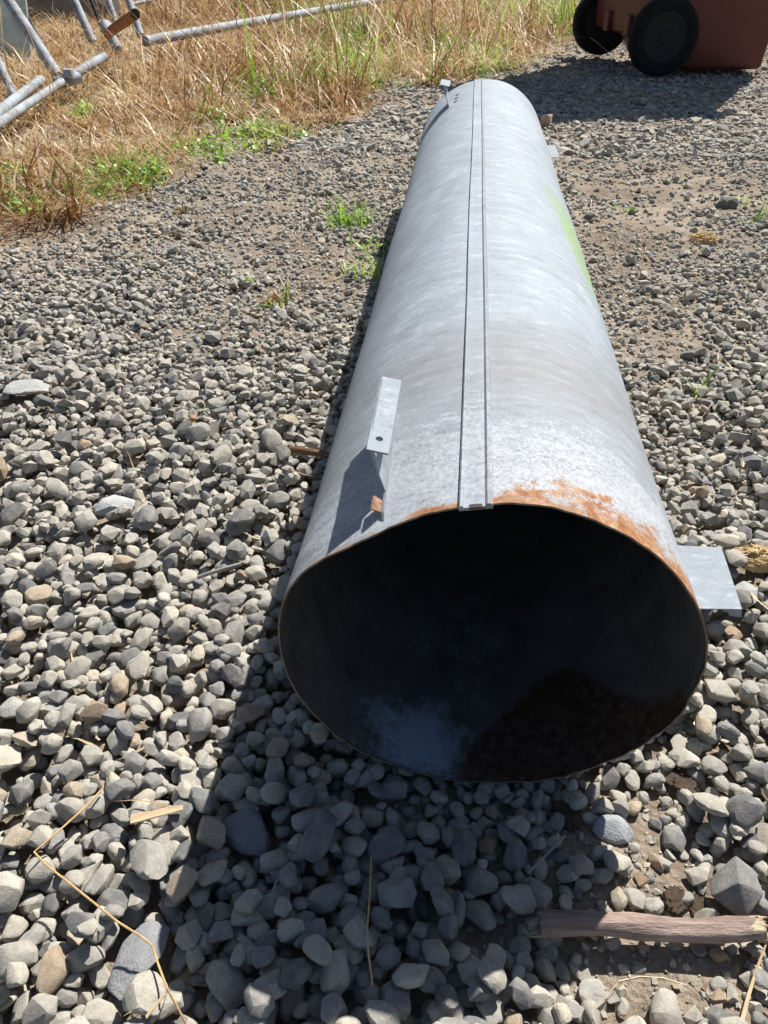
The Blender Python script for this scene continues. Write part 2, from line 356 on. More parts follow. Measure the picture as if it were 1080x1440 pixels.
# ground taken up by the bracket plate and by the stick: nothing may stick up through them
_p = onz(960, 770, .026); _q = onz(1048, 866, .026); PLX0, PLX1, PLY0, PLY1 = _p[0]-.02, _q[0]+.012, _q[1]-.012, _p[1]+.012
_p = onz(750, 1301, .010); _q = onz(1085, 1306, .010); STX0, STX1, STY0, STY1 = _p[0]-.004, _q[0]+.004, min(_p[1], _q[1])-.012, max(_p[1], _q[1])+.012
def pack():
    """drop stones one after another onto a height map so that they rest on the soil and on each other"""
    cs = .0027; x0, x1, y0, y1 = -1.75, 1.65, -.02, 2.3
    W, Hn = int((x1-x0)/cs), int((y1-y0)/cs)
    xs = x0+(np.arange(W)+.5)*cs; ys = y0+(np.arange(Hn)+.5)*cs
    XX, YY = np.meshgrid(xs, ys)
    # coarse evaluation of the soil, then bilinear
    S = np.zeros((Hn, W)); step = 6
    cz = soil_z(XX[::step, ::step], YY[::step, ::step]); cdn = gravel_d(XX[::step, ::step], YY[::step, ::step])
    S = np.repeat(np.repeat(cz, step, 0), step, 1)[:Hn, :W]; DN = np.repeat(np.repeat(cdn, step, 0), step, 1)[:Hn, :W]
    Hm = S.copy(); own = np.full((Hn, W), -1, np.int32)
    area_n = int((x1-x0)*(y1-y0)*35000)
    px = R.uniform(x0+.03, x1-.03, area_n); py = R.uniform(y0+.03, y1-.03, area_n)
    u, v, z = topix(np.stack([px, py, 0*px], 1))
    inview = (u > -270) & (u < 1350) & (v > -50) & (v < 1640)
    px, py = px[inview], py[inview]; n = len(px)
    r = .0052*np.exp(R.normal(0, .28, n)); big = R.random(n) < .022; r[big] *= R.uniform(1.35, 2.0, big.sum()); r = np.clip(r, .0026, .0135)
    sm = R.random(n) < .38; r[sm] *= .58
    _, v, _ = topix(np.stack([px, py, 0*px], 1)); nearw = smooth(430, 880, v); r *= .80+.20*nearw
    ix = ((px-x0)/cs).astype(int); iy = ((py-y0)/cs).astype(int)
    keep = R.random(n) < DN[iy, ix]**2.1; px, py, r, nearw = px[keep], py[keep], r[keep], nearw[keep]; n = len(px)
    order = np.argsort(r*np.exp(R.normal(0, .35, n)))
    px, py, r, nearw = px[order], py[order], r[order], nearw[order]
    out = []
    el1 = R.uniform(1.0, 1.42, n); el2 = R.uniform(.82, 1.0, n); flat = R.uniform(.55, .95, n); yaw = R.uniform(0, 6.283, n)
    jit = R.normal(0, .008, (n, 3, 2))
    for i in range(n):
        a, b, c = r[i]*el1[i], r[i]*el2[i], r[i]*flat[i]*.92
        cy_, sy_ = math.cos(yaw[i]), math.sin(yaw[i]); m = int(a/cs)+1
        best = None
        for t in range(3):
            X = px[i]+(jit[i, t, 0] if t else 0); Y = py[i]+(jit[i, t, 1] if t else 0)
            jx = int((X-x0)/cs); jy = int((Y-y0)/cs)
            if jx-m < 0 or jy-m < 0 or jx+m+1 > W or jy+m+1 > Hn: continue
            sl_ = (slice(jy-m, jy+m+1), slice(jx-m, jx+m+1))
            dx = xs[sl_[1]]-X; dy = (ys[sl_[0]]-Y)[:, None]
            q = ((dx*cy_+dy*sy_)/a)**2+((dy*cy_-dx*sy_)/b)**2
            ins = q < .86
            hh = c*np.sqrt(np.maximum(1-q, 0))
            zz = np.where(ins, Hm[sl_]+hh*.86, -1).max()
            soilc = S[jy, jx]
            zz = max(zz - c*(.22+.16*(1-nearw[i])), soilc + c*(.25-.25*(1-nearw[i])))
            if best is None or zz < best[0]: best = (zz, X, Y, sl_, ins, hh)
        if best is None: continue
        zz, X, Y, sl_, ins, hh = best
        if PY0-.03 < Y < PY0+PL+.03 and abs(X-PX) < PRX+.01:
            e = min(1, abs(X-PX)/PRX); e = max(0, e-(a/PRX)*.8); lim = PZ-PRZ*math.sqrt(1-e*e)
            if zz+c*1.08 > lim-.003: continue
        if zz+c > .024: continue
        if PLX0 < X < PLX1 and PLY0 < Y < PLY1 and zz+c > .021: continue
        if STX0 < X < STX1 and STY0 < Y < STY1 and zz+c > -.0008: continue
        k = len(out); out.append((X, Y, zz, a, b, c, yaw[i]))
        top = np.where(ins, zz+hh*.93, -1); sub = Hm[sl_]; upd = top > sub
        sub[upd] = top[upd]; own[sl_][upd] = k
    O = np.array(out); cnt = np.bincount(own[own >= 0].ravel(), minlength=len(O))
    area = np.pi*O[:, 3]*O[:, 4]/cs**2
    vis = cnt > .07*area
    O = O[vis]; frac = (cnt/area)[vis]
    return O, frac, (Hm, x0, y0, cs)
O, frac, HM = pack()
def top_at(x, y):
    H_, a, b, c = HM; i = int((y-b)/c); j = int((x-a)/c)
    if 0 <= i < H_.shape[0] and 0 <= j < H_.shape[1]: return float(H_[max(0, i-2):i+3, max(0, j-2):j+3].mean())
    return float(soil_z(np.array([x]), np.array([y]))[0])
def top_max(x, y, r):
    H_, a, b, c = HM; i = int((y-b)/c); j = int((x-a)/c); k = max(1, int(r/c))
    return float(H_[max(0, i-k):i+k+1, max(0, j-k):j+k+1].max()) if 0 <= i < H_.shape[0] and 0 <= j < H_.shape[1] else top_at(x, y)

# named stones that stand out in the photograph; other stones keep clear of them
def ground_stone(u, v, wpx):
    P = onz(u, v); _, _, z = topix(P); return P, wpx*float(z[0])/FPX
SPECIAL = [  # u, v, width px, depth ratio, height ratio, shape, yaw, tone, label
 (165, 712, 62, .62, .50, 3, .2, (.40, .405, .41), 'pale grey blocky stone with flat bright top, larger than the gravel around it'),
 (40, 552, 62, .75, .22, 8, .1, (.34, .345, .34), 'wide flat pale slab of stone lying flush in the gravel'),
 (262, 556, 38, .8, .5, 12, .4, (.44, .42, .38), 'rounded light tan stone by the pale flat slab side of the gravel'),
 (1022, 285, 34, .7, .70, 5, .3, (.14, .145, .13), 'dark grey squarish stone block standing proud near tufts of green grass'),
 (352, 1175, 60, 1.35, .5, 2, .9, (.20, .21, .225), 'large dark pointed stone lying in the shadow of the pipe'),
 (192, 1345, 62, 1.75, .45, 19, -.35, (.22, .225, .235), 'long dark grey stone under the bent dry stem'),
 (865, 1160, 58, .75, .6, 7, -.3, (.30, .312, .33), 'blue grey wedge stone lying on the brown bare soil'),
 (838, 1385, 44, 1.0, .6, 21, .2, (.34, .33, .30), 'pale squat stone below the broken stick'),
 (130, 785, 48, .9, .35, 23, .5, (.40, .375, .32), 'flat round tan stone in the gravel below the pale blocky stone'),
 (20, 1000, 42, .9, .55, 25, .5, (.34, .335, .31), 'smooth pale round stone in coarse gravel beside a long shadow'),
 (1042, 838, 52, .6, .55, 27, .6, (.36, .36, .35), 'grey wedge stone beneath the corner of the metal bracket plate'),
]
sp_list = []
for u, v, wp, dr, hr, sh, yw, c, lab in SPECIAL:
    P, wd = ground_stone(u, v, wp); sp_list.append((P, wd/2, wd/2*dr, wd/2*hr, sh, yw, c, lab))
keep = np.ones(len(O), bool)
for cu, cv, cr in ((1058, 805, .017), (990, 334, .022), (962, 1092, .009), (800, 1140, .007), (950, 1262, .007), (985, 1266, .006)):
    c_ = onz(cu, cv); keep &= np.hypot(O[:, 0]-c_[0], O[:, 1]-c_[1]) > cr
for P, a, b, c, *_ in sp_list:
    rr = max(a, b); keep &= ~((np.hypot(O[:, 0]-P[0], O[:, 1]-P[1]) < rr*.85+O[:, 4]*.35))
O, frac = O[keep], frac[keep]

# which stones show largest
u, v, z = topix(O[:, :3]); inf = (u > -10) & (u < 1090) & (v > -10) & (v < 1450)
hid = np.array([False]*len(O))
for i in np.where((O[:, 1] > PY0) & (u > 380) & (u < 1000))[0]:
    h = pipe_hit(u[i], v[i])
    if h and PY0 < h[0][1] < PY0+PL and h[0][1] < O[i, 1]: hid[i] = True
size = O[:, 3]*O[:, 4]/z**2*frac; size[~inf | hid] = 0
# drop stones wholly hidden behind / under the pipe from every sideways step
rank = np.argsort(-size); singles = rank[:300]; is_single = np.zeros(len(O), bool); is_single[singles] = True
rnd_col = np.clip(R.normal(.52, .19, len(O)), 0, .9); odd = R.random(len(O)); rnd_col[odd < .05] = R.uniform(.88, 1, (odd < .05).sum()); rnd_col[odd > .93] = R.uniform(0, .14, (odd > .93).sum())
tilt = R.normal(0, .33, (len(O), 2)); var = R.integers(0, NVAR, len(O))

def rotm(yaw, tx, ty):
    cz, sz = np.cos(yaw), np.sin(yaw); cx, sx = np.cos(tx), np.sin(tx); cy, sy = np.cos(ty), np.sin(ty); o = np.zeros_like(yaw); l = o+1
    Rz = np.stack([cz, -sz, o, sz, cz, o, o, o, l], 1).reshape(-1, 3, 3); Rx = np.stack([l, o, o, o, cx, -sx, o, sx, cx], 1).reshape(-1, 3, 3)
    Ry = np.stack([cy, o, sy, o, l, o, -sy, o, cy], 1).reshape(-1, 3, 3); return Rz@Rx@Ry
def joined(C, ABC, Rm, variants, lod):
    VV, FF, RR = [], [], []; base = 0
    rn = C[1]
    for k in range(NVAR):
        s = np.where(variants == k)[0]
        if not len(s): continue
        T, F0 = SH[lod][k]; nv = len(T)
        P = np.einsum('sij,svj->svi', Rm[s], T[None]*ABC[s][:, None])+C[0][s][:, None]
        VV.append(P.reshape(-1, 3)); FF.append((F0[None]+(np.arange(len(s))*nv)[:, None, None]).reshape(-1, 3)+base); RR.append(np.repeat(rn[s], nv)); base += len(s)*nv
    return VV, FF, RR, base
rest = np.where(~is_single)[0]
Rall = rotm(O[:, 6], tilt[:, 0], tilt[:, 1])
parts_v, parts_f, parts_r = [], [], []; off = 0
lodsel = np.where(z < .70, 1, 0)
def addset(sel, lod, C, ABC, Rm, rn, va):
    global off
    if not len(sel): return
    a, b, c, n = joined((C[sel], rn[sel]), ABC[sel], Rm[sel], va[sel], lod)
    for q in b: parts_f.append(q+off)
    parts_v.extend(a); parts_r.extend(c); off += n
for lod in (0, 1): addset(rest[lodsel[rest] == lod], lod, O[:, :3], O[:, 3:6], Rall, rnd_col, var)
# farther, sparser stones half sunk in the soil
nf = 60000
fy = 2.25+R.random(nf)**1.3*3.6; fx = R.uniform(-1, 1, nf)*(.55+.62*fy)+.05*fy-.1
fd = gravel_d(fx, fy); k = R.random(nf) < fd*2.2*np.clip(3.4/fy, .3, 1)**.5; fx, fy = fx[k], fy[k]; nf = len(fx)
fr = np.clip(.0056*np.exp(R.normal(0, .42, nf)), .0026, .018); fABC = np.stack([fr*R.uniform(1, 1.4, nf), fr*R.uniform(.8, 1, nf), fr*R.uniform(.5, .8, nf)], 1)
fC = np.stack([fx, fy, soil_z(fx, fy)+fABC[:, 2]*R.uniform(.1, .6, nf)], 1)
addset(np.arange(nf), -1, fC, fABC, rotm(R.uniform(0, 6.28, nf), R.normal(0, .2, nf), R.normal(0, .2, nf)), np.clip(R.normal(.55, .2, nf), 0, 1), R.integers(0, NVAR, nf))
gravel = link('gravel', npmesh('gravel', np.concatenate(parts_v), np.concatenate(parts_f), False, {'rnd': np.concatenate(parts_r)}), M_GRAVEL)
#print('GRAVEL', len(O), len(gravel.data.polygons), (lodsel==1).sum(), [len(q[1]) for q in SH[1]][:6], [len(q[1]) for q in SH[2]][:4], len(grit.data.polygons) if 'grit' in globals() else 0, nf)
tag(gravel, 'loose grey crushed gravel spread over the yard', 'gravel', kind='stuff')

# grit between the stones
ng = 60000
gxx = R.uniform(-.55, .75, ng); gyy = .08+R.random(ng)**1.4*1.5
uu, vv, _ = topix(np.stack([gxx, gyy, 0*gxx], 1)); k = (uu > -60) & (uu < 1140) & (vv < 1500) & (R.random(ng) < (1.08-gravel_d(gxx, gyy)))
gxx, gyy = gxx[k], gyy[k]; ng = len(gxx); gr = np.clip(.0013*np.exp(R.normal(0, .6, ng)), .0005, .0050)
gABC = np.stack([gr*1.25, gr, gr*.75], 1); gC = np.stack([gxx, gyy, soil_z(gxx, gyy)+gr*.3], 1)
parts_v, parts_f, parts_r = [], [], []; off = 0
addset(np.arange(ng), -1, gC, gABC, rotm(R.uniform(0, 6.28, ng), R.normal(0, .4, ng), R.normal(0, .4, ng)), np.clip(R.normal(.72, .2, ng), 0, 1), R.integers(0, NVAR, ng))
grit = link('grit', npmesh('grit', np.concatenate(parts_v), np.concatenate(parts_f), False, {'rnd': np.concatenate(parts_r)}), M_GRAVEL)
tag(grit, 'fine grit and crumbs of soil between the stones', 'grit', kind='stuff')

# the 300 stones that show largest, each an object
svar = []
for i in range(NVAR):
    me = npmesh('stone', *SH[2][i], True); me.set_sharp_from_angle(angle=math.radians(24)); me.materials.append(M_STONE); svar.append(me)
for i in singles:
    o = bpy.data.objects.new('stone', svar[var[i]]); COL.objects.link(o); o.parent = ground
    o.matrix_basis = Matrix.Translation(O[i, :3]) @ Matrix(Rall[i].tolist()).to_4x4() @ Matrix.Diagonal((*O[i, 3:6], 1))
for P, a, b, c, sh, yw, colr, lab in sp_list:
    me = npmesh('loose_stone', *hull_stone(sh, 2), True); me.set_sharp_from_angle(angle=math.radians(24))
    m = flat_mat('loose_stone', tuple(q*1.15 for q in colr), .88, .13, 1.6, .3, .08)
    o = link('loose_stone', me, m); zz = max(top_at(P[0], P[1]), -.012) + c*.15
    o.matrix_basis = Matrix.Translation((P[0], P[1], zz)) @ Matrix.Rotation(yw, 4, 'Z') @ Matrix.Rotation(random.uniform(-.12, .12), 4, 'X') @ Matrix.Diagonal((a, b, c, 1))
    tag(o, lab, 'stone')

# ---------------------------------------------------------------- steel pipe
pipe = empty('steel_pipe', (PX, PY0, 0))
tag(pipe, 'long galvanised steel pipe with rusty rim lying on the gravel', 'pipe')
def rim_y(ph):  # slightly uneven cut edge
    return .0012*np.sin(3*ph+.5)+.0005*np.sin(11*ph)+.0003*np.sin(37*ph+1)+.0002*np.sin(71*ph)
PHD = math.radians(-35)
def shell_pt(ph, y, dr=0.0):
    e1 = np.exp(-(y/.055)**2); wv = lambda c, w: np.exp(-((ph-c+np.pi) % (2*np.pi)-np.pi)**2/(2*w*w))
    d = dr + .0007*np.sin(3*ph+4*y)+.0006*np.sin(5*ph-9*y+1)+.0004*np.sin(2*ph+17*y)
    d = d - .0032*wv(math.radians(-36), .22)*e1 + .002*wv(math.radians(-62), .2)*e1 - .0015*wv(math.radians(96), .12)*e1 + .002*wv(math.radians(106), .1)*e1
    return (PRX+d)*np.sin(ph), y, PZ+(PRZ+d)*np.cos(ph)
na, nl = 200, 110
ph = np.linspace(-np.pi, np.pi, na, endpoint=False)
yl = np.concatenate([np.linspace(0, .12, 50), np.linspace(.12, PL, nl-50+1)[1:]])
PH, YL = np.meshgrid(ph, yl)
EY = YL + rim_y(PH)*np.exp(-YL/.02)
T_ = .0011
V = np.concatenate([np.stack(shell_pt(PH, EY), -1).reshape(-1, 3), np.stack(shell_pt(PH, EY, -T_), -1).reshape(-1, 3)])
ii = np.arange(nl*na).reshape(nl, na); nxt = np.roll(ii, -1, 1); n0 = nl*na
Fo = np.stack([ii[:-1], nxt[:-1], nxt[1:], ii[1:]], -1).reshape(-1, 4); Fi = np.stack([ii[:-1], ii[1:], nxt[1:], nxt[:-1]], -1).reshape(-1, 4)+n0
Fr = np.stack([ii[0], ii[0]+n0, nxt[0]+n0, nxt[0]], -1); Fe = np.stack([ii[-1], nxt[-1], nxt[-1]+n0, ii[-1]+n0], -1)
def wrap(c, w): return np.exp(-(((PH-math.radians(c)+np.pi) % (2*np.pi)-np.pi)**2)/(2*math.radians(w)**2))
deg = np.degrees(PH)
ext = .003+.036*wrap(30, 15)+.016*wrap(10, 8)+.024*wrap(58, 18)+.008*wrap(-14, 8)+.006*wrap(-45, 14)
rust = np.clip(.98-YL/ext*.60, 0, 1.0)*np.clip((ext-.003)/.007, .22, 1); rust = np.maximum(rust, .30*(YL < .0015))
rust = np.maximum(rust, .36*np.exp(-(YL/.06)**2)*(wrap(-12, 9)+wrap(8, 5)))
chalk = np.exp(-((YL-.035)/.055)**2)*(.55+.45*np.cos(PH-.3)); chalk = np.maximum(chalk, .30*np.exp(-((YL-.9)/.5)**2)*np.cos(PH))
chalk = np.clip(chalk, 0, 1)
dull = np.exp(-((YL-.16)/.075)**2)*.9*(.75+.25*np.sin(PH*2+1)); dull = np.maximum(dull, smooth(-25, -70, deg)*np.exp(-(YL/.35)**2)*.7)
gh = [pipe_hit(*q) for q in ((764, 262), (783, 296), (803, 345), (822, 395))]
gyy_ = np.array([h[0][1]-PY0 for h in gh])[::-1]; gph = np.degrees([h[1] for h in gh])[::-1]
gl = np.interp(YL, gyy_, gph)   # upper edge of the green smear
green = smooth(-5, 6, deg-gl)*(1-smooth(14, 34, deg-gl))*smooth(gyy_[0]-.05, gyy_[0]+.06, YL)*(1-smooth(gyy_[-1]-.05, gyy_[-1]+.05, YL))
green = np.clip(green, 0, 1)*.75
dgi = deg % 360
irust = smooth(88, 104, dgi)*(1-smooth(176, 196, dgi))*(1-smooth(-.015, .03, YL-(.012+.075*np.exp(-((dgi-150)/24)**2))))*.85
irust = np.maximum(irust, .6*np.exp(-(YL/.006)))
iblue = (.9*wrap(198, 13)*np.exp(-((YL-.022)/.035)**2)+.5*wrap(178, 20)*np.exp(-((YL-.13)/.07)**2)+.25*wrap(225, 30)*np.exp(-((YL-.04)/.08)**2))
A = lambda o, i: np.concatenate([o.ravel(), i.ravel()])
z0 = 0*PH
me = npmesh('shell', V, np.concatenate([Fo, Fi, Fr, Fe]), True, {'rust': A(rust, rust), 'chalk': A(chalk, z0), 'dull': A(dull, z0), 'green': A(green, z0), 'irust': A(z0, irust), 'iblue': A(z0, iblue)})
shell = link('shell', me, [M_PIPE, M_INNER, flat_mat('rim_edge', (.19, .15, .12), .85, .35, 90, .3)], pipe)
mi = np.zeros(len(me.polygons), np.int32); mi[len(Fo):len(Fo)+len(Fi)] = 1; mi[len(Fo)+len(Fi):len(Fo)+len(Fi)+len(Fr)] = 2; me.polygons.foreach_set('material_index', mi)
me.set_sharp_from_angle(angle=math.radians(50))
# lock seam along the top
PHS0, PHS1 = math.radians(-10.5), math.radians(-2.6)
prof = [(0, -.0004), (0, .0016), (.05, .0024), (.12, .0022), (.14, .0012), (.45, .0010), (.72, .0013), (.76, .0012), (.79, .0022), (.84, .0030), (.93, .0030), (.98, .0022), (1, .0008), (1, -.0004)]
ys = np.concatenate([[-.0035, -.002], np.linspace(0, .1, 20), np.linspace(.1, PL-.001, 90)[1:]])
pr = np.array(prof); SP, SY = np.meshgrid(PHS0+(PHS1-PHS0)*pr[:, 0], ys); SH_ = np.tile(pr[:, 1], (len(ys), 1))
SH_ = SH_*(1+.10*np.sin(SY*31+SP*20))
x, y_, z_ = shell_pt(SP+.002*np.sin(SY*9), SY, SH_); V = np.stack([x, y_, z_], -1).reshape(-1, 3)
npf = len(prof); ii = np.arange(len(ys)*npf).reshape(-1, npf)
F = np.stack([ii[:-1, :-1], ii[:-1, 1:], ii[1:, 1:], ii[1:, :-1]], -1).reshape(-1, 4)
YF = SY.ravel(); at = {'rust': np.clip(.55-YF/.11, 0, 1)*(.5+.7*(np.tile(pr[:, 0], len(ys)) > .7)), 'chalk': np.clip(1-((YF-.05)/.10)**2, 0, 1)*.8, 'dull': np.maximum(np.exp(-((YF-.17)/.09)**2)*.5, .55*(np.tile(pr[:, 0], len(ys)) > .78)), 'green': 0*YF}
me = npmesh('seam', V, F, True, at); bm = bmesh.new(); bm.from_mesh(me)
bm.verts.ensure_lookup_table()
for row in (0, len(ys)-1): bm.faces.new([bm.verts[row*npf+k] for k in range(npf)])
bmesh.ops.recalc_face_normals(bm, faces=bm.faces); bm.to_mesh(me); bm.free(); me.shade_smooth(); me.set_sharp_from_angle(angle=math.radians(35))
link('seam', me, M_PIPE, pipe)
dk = flat_mat('hollow_shade', (.05, .045, .04), .7, .2, 200)  # dark colour painted for the shade inside holes and hollow ends
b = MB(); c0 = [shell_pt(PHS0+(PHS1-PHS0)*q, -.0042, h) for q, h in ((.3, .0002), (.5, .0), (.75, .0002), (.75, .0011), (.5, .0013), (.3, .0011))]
b.slab(c0, (0, 1, 0), .003); b.build('fold_shade', dk, pipe, False)  # dark plate stands in for the shaded hollow of the seam end

# brackets: a fin that stands up from the shell and a folded flange with a bolt hole
def rel(P): return Vector((P[0]-PX, P[1]-PY0, P[2]))
def sheet_with_hole(mb, p0, du, dv, lu, lv_all, hc, hr, t, n=16):
    """flat sheet p0 + u*du + v*dv with a round hole; du,dv unit vectors"""
    p0, du, dv = Vector(p0), Vector(du), Vector(dv); nn = du.cross(dv).normalized()*t
    lv = hc[1]*2; q_ = p0+dv*lv; mb.slab([q_, q_+du*lu, q_+du*lu+dv*(lv_all-lv), q_+dv*(lv_all-lv)], nn, t)
    ring = []; outer = []
    for k in range(n):
        a = 2*math.pi*k/n; cu, cv = math.cos(a), math.sin(a); ring.append((hc[0]+hr*cu*.85, hc[1]+hr*cv))
        s = min((lu-hc[0])/cu if cu > 1e-6 else (hc[0]/-cu if cu < -1e-6 else 9), (lv-hc[1])/cv if cv > 1e-6 else (hc[1]/-cv if cv < -1e-6 else 9))
        outer.append((hc[0]+cu*s, hc[1]+cv*s))
    cor = [(0, 0), (lu, 0), (lu, lv), (0, lv)]
    for c in cor:
        j = min(range(n), key=lambda k: (outer[k][0]-c[0])**2+(outer[k][1]-c[1])**2); outer[j] = c
    P = [p0+du*a+dv*b_ for a, b_ in ring+outer]; vs = P+[p+nn for p in P]; m = 2*n; fs = []
    for k in range(n):
        q = (k+1) % n; fs += [(k, q, n+q, n+k), (m+k, m+n+k, m+n+q, m+q), (k, m+k, m+q, q), (n+k, n+q, m+n+q, m+n+k)]
    mb.add(vs, fs)
Pb, phb = pipe_hit(537, 688); yb = Pb[1]-PY0
Pt = ony(517, 631, Pb[1]+.004); top_l = rel(Pt)
def on_shell(ph_, y, dr=0.0): x, y2, z2 = shell_pt(np.array(ph_), np.array(y), dr); return Vector((float(x), float(y2), float(z2)))
base0 = on_shell(phb, yb+.004, .0002); upv = (top_l-base0); hfin = upv.length; upn = upv.normalized()
LBR = .082
b = MB(); b1 = on_shell(phb, yb+LBR, .0002); b.slab([on_shell(phb, yb-.002, -.0005), on_shell(phb, yb+LBR, -.0005), b1+upv, base0+upv], (1, 0, .6), .0011)
fd_ = Vector((.96, 0, -.18)).normalized()
sheet_with_hole(b, base0+upv+Vector((-.0006, -.002, 0)), fd_, (0, 1, 0), .0118, LBR+.002, (.0056, .0125), .0024, .0011)
b.slab([on_shell(phb, .006, -.0004), on_shell(phb, yb+LBR, -.0004), on_shell(phb+.006, yb+LBR, .0030), on_shell(phb+.004, .012, .0022)], (1, 0, .8), .0016)
br = b.build('bracket', M_TAB, pipe, False); tag(br, 'folded strap bracket with a bolt hole near the front rim')
# rusty torn tab in front of the fin
rusty = flat_mat('rusty_sheet', (.25, .145, .095), .9, .5, 220, .4)
b = MB(); q0 = on_shell(phb+.0, yb-.004, 0); nrm = Vector((math.sin(phb), 0, math.cos(phb)))
b.slab([q0+Vector((0, -.004, 0)), q0+Vector((0, -.014, 0)), q0+Vector((0, -.015, 0))+nrm*.004+Vector((-.004, 0, .0)), q0+nrm*.004+Vector((-.004, -.003, 0))], (1, 0, .4), .001)
b.build('torn_tab', rusty, pipe, False)
# far bracket on the same line of the pipe
P2, ph2 = pipe_hit(631, 152); y2 = P2[1]-PY0
b = MB(); c0 = on_shell(ph2, y2, -.0005); c1 = on_shell(ph2, y2+.07, -.0005); up2 = upn*.038
b.slab([c0, c1, c1+up2, c0+up2], (1, 0, .6), .0012)
b.slab([c0+up2, c0+up2+fd_*-.004+Vector((0, -.001, .0)), c1+up2+fd_*-.004, c1+up2], (0, 0, 1), .0012)
b.slab([c0+up2, c1+up2, c1+up2+fd_*.013, c0+up2+fd_*.013], (0, 0, 1), .0012)
b.build('bracket', M_TAB, pipe, False)
# bolt holes at the far end: thin dark discs laid on the shell, hole shade painted as colour
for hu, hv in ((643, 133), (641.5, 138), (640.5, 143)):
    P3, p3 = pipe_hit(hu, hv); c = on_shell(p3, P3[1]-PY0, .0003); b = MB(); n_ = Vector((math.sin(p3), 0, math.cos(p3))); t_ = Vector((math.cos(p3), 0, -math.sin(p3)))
    ring = [c+t_*math.cos(a)*.004+Vector((0, 1, 0))*math.sin(a)*.006 for a in np.linspace(0, 6.283, 13)[:-1]]; b.slab(ring, n_, .0004); b.build('hole_shade', dk, pipe, False)
# flat plates that stick out low on the other side
def side_plate(pts, zc, thick, hole=None):
    q = [rel(onz(u_, v_, zc_)) for (u_, v_), zc_ in zip(pts, zc)]; b = MB(); b.slab(q, (0, 0, 1), thick); return b.build('bracket_plate', M_TAB, pipe, False)
def to_pipe(u_, v_, z_):
    P = onz(u_, v_, z_); q = on_shell(math.acos((z_-PZ)/PRZ), P[1]-PY0, .0003)+Vector((.0008, 0, 0)); return q
za = .026
b = MB(); nr, fr_ = rel(onz(1043, 858, za)), rel(onz(1014, 771, za)); rn, rf = to_pipe(960, 864, za), to_pipe(900, 768, za)
b.slab([rn, nr, fr_, rf], (0, 0, 1), .0012)
b.slab([nr+Vector((-.012, 0, -.0005)), nr, nr+Vector((.0015, -.001, -.007)), nr+Vector((-.008, -.001, -.006))], (0, 1, 0), .001)
pl = b.build('bracket_plate', M_TAB, pipe, False); tag(pl, 'wide flat galvanised plate reaching out over the stones')
b = MB(); zb = .05; nr, fr_ = rel(onz(787, 222, zb)), rel(onz(781, 205, zb)); rn, rf = to_pipe(760, 223, zb), to_pipe(750, 205, zb)
b.slab([rn, nr, fr_, rf], (0, 0, 1), .0012); b.build('bracket_plate', M_TAB, pipe, False)

# ---------------------------------------------------------------- wheeled bin
M_BIN = flat_mat('bin_plastic', (.115, .022, .018), .5, .12, 18, .15, .003, spec=.45)
M_TYRE = flat_mat('black_rubber', (.013, .013, .014), .95, .2, 40, .2, .002); M_HUB = flat_mat('black_plastic', (.02, .021, .023), .7, .15, 40, .1, .002)
BA = math.radians(11.5); bo = onz(927, 109)
bin_ = empty('wheeled_bin', (bo[0], bo[1], 0), BA)
tag(bin_, 'dark red plastic wheeled rubbish bin with black wheels standing on the gravel', 'bin')
BWD = .66    # across the wheels
def bin_section(t):   # height fraction -> (u0,u1,v0,v1) local x / y extents, flaring upwards
    return (.02-.05*t, .50+.10*t, .085-.035*t, .085+BWD+.035*t)
b = MB(); HB = 1.40  # unseen upper part stretched tall to lengthen the cast shadow
prof = [(.13, .012), (.48, .012), (.58, HB), (-.11, HB), (-.055, .24), (-.05, .125), (.06, .105), (.10, .07)]
def yv(z, near): t = z/HB; return (.085-.045*t) if near else (.085+BWD+.045*t)
k = len(prof); vs = [(x, yv(z, True), z) for x, z in prof]+[(x, yv(z, False), z) for x, z in prof]
b.add(vs, [tuple(range(k)), tuple(reversed(range(k, 2*k)))]+[(i, k+i, k+(i+1) % k, (i+1) % k) for i in range(k)])
body = b.build('body', M_BIN, bin_, True, .018, 3)
b = MB(); b.box((.235, .085+BWD/2, HB-.02), .74, BWD+.15, .04); b.build('rim', M_BIN, bin_, True, .01)
b = MB(); LM = Matrix.Rotation(math.radians(9), 3, 'Y'); b.box((.235, .085+BWD/2, HB+.075), .78, BWD+.16, .04, LM); b.box((.235, .085+BWD/2, HB+.11), .56, BWD-.06, .05, LM); b.build('lid', M_BIN, bin_, True, .012)  # unseen lid, tilt made up to shape the cast shadow
b = MB(); b.tube([(-.12, .13, HB-.03), (-.16, .17, HB), (-.16, .60+.06, HB), (-.12, .70, HB-.03)], .016); b.tube([(-.04, .13, HB-.03), (-.12, .13, HB-.03)], .016); b.tube([(-.04, .70, HB-.03), (-.12, .70, HB-.03)], .016)
b.build('handle', M_BIN, bin_)
for q in (.30, .70): b = MB(); b.box((-.055, .085+BWD*q, .16), .03, .06, .08); b.build('axle_bracket', M_BIN, bin_, True, .008)
b = MB(); b.tube([(.0, .03, .14), (.0, .085+BWD+.03, .14)], .011); b.build('axle', flat_mat('axle_steel', (.25, .24, .23), .5, .2, 60, .2, .002, .7), bin_)
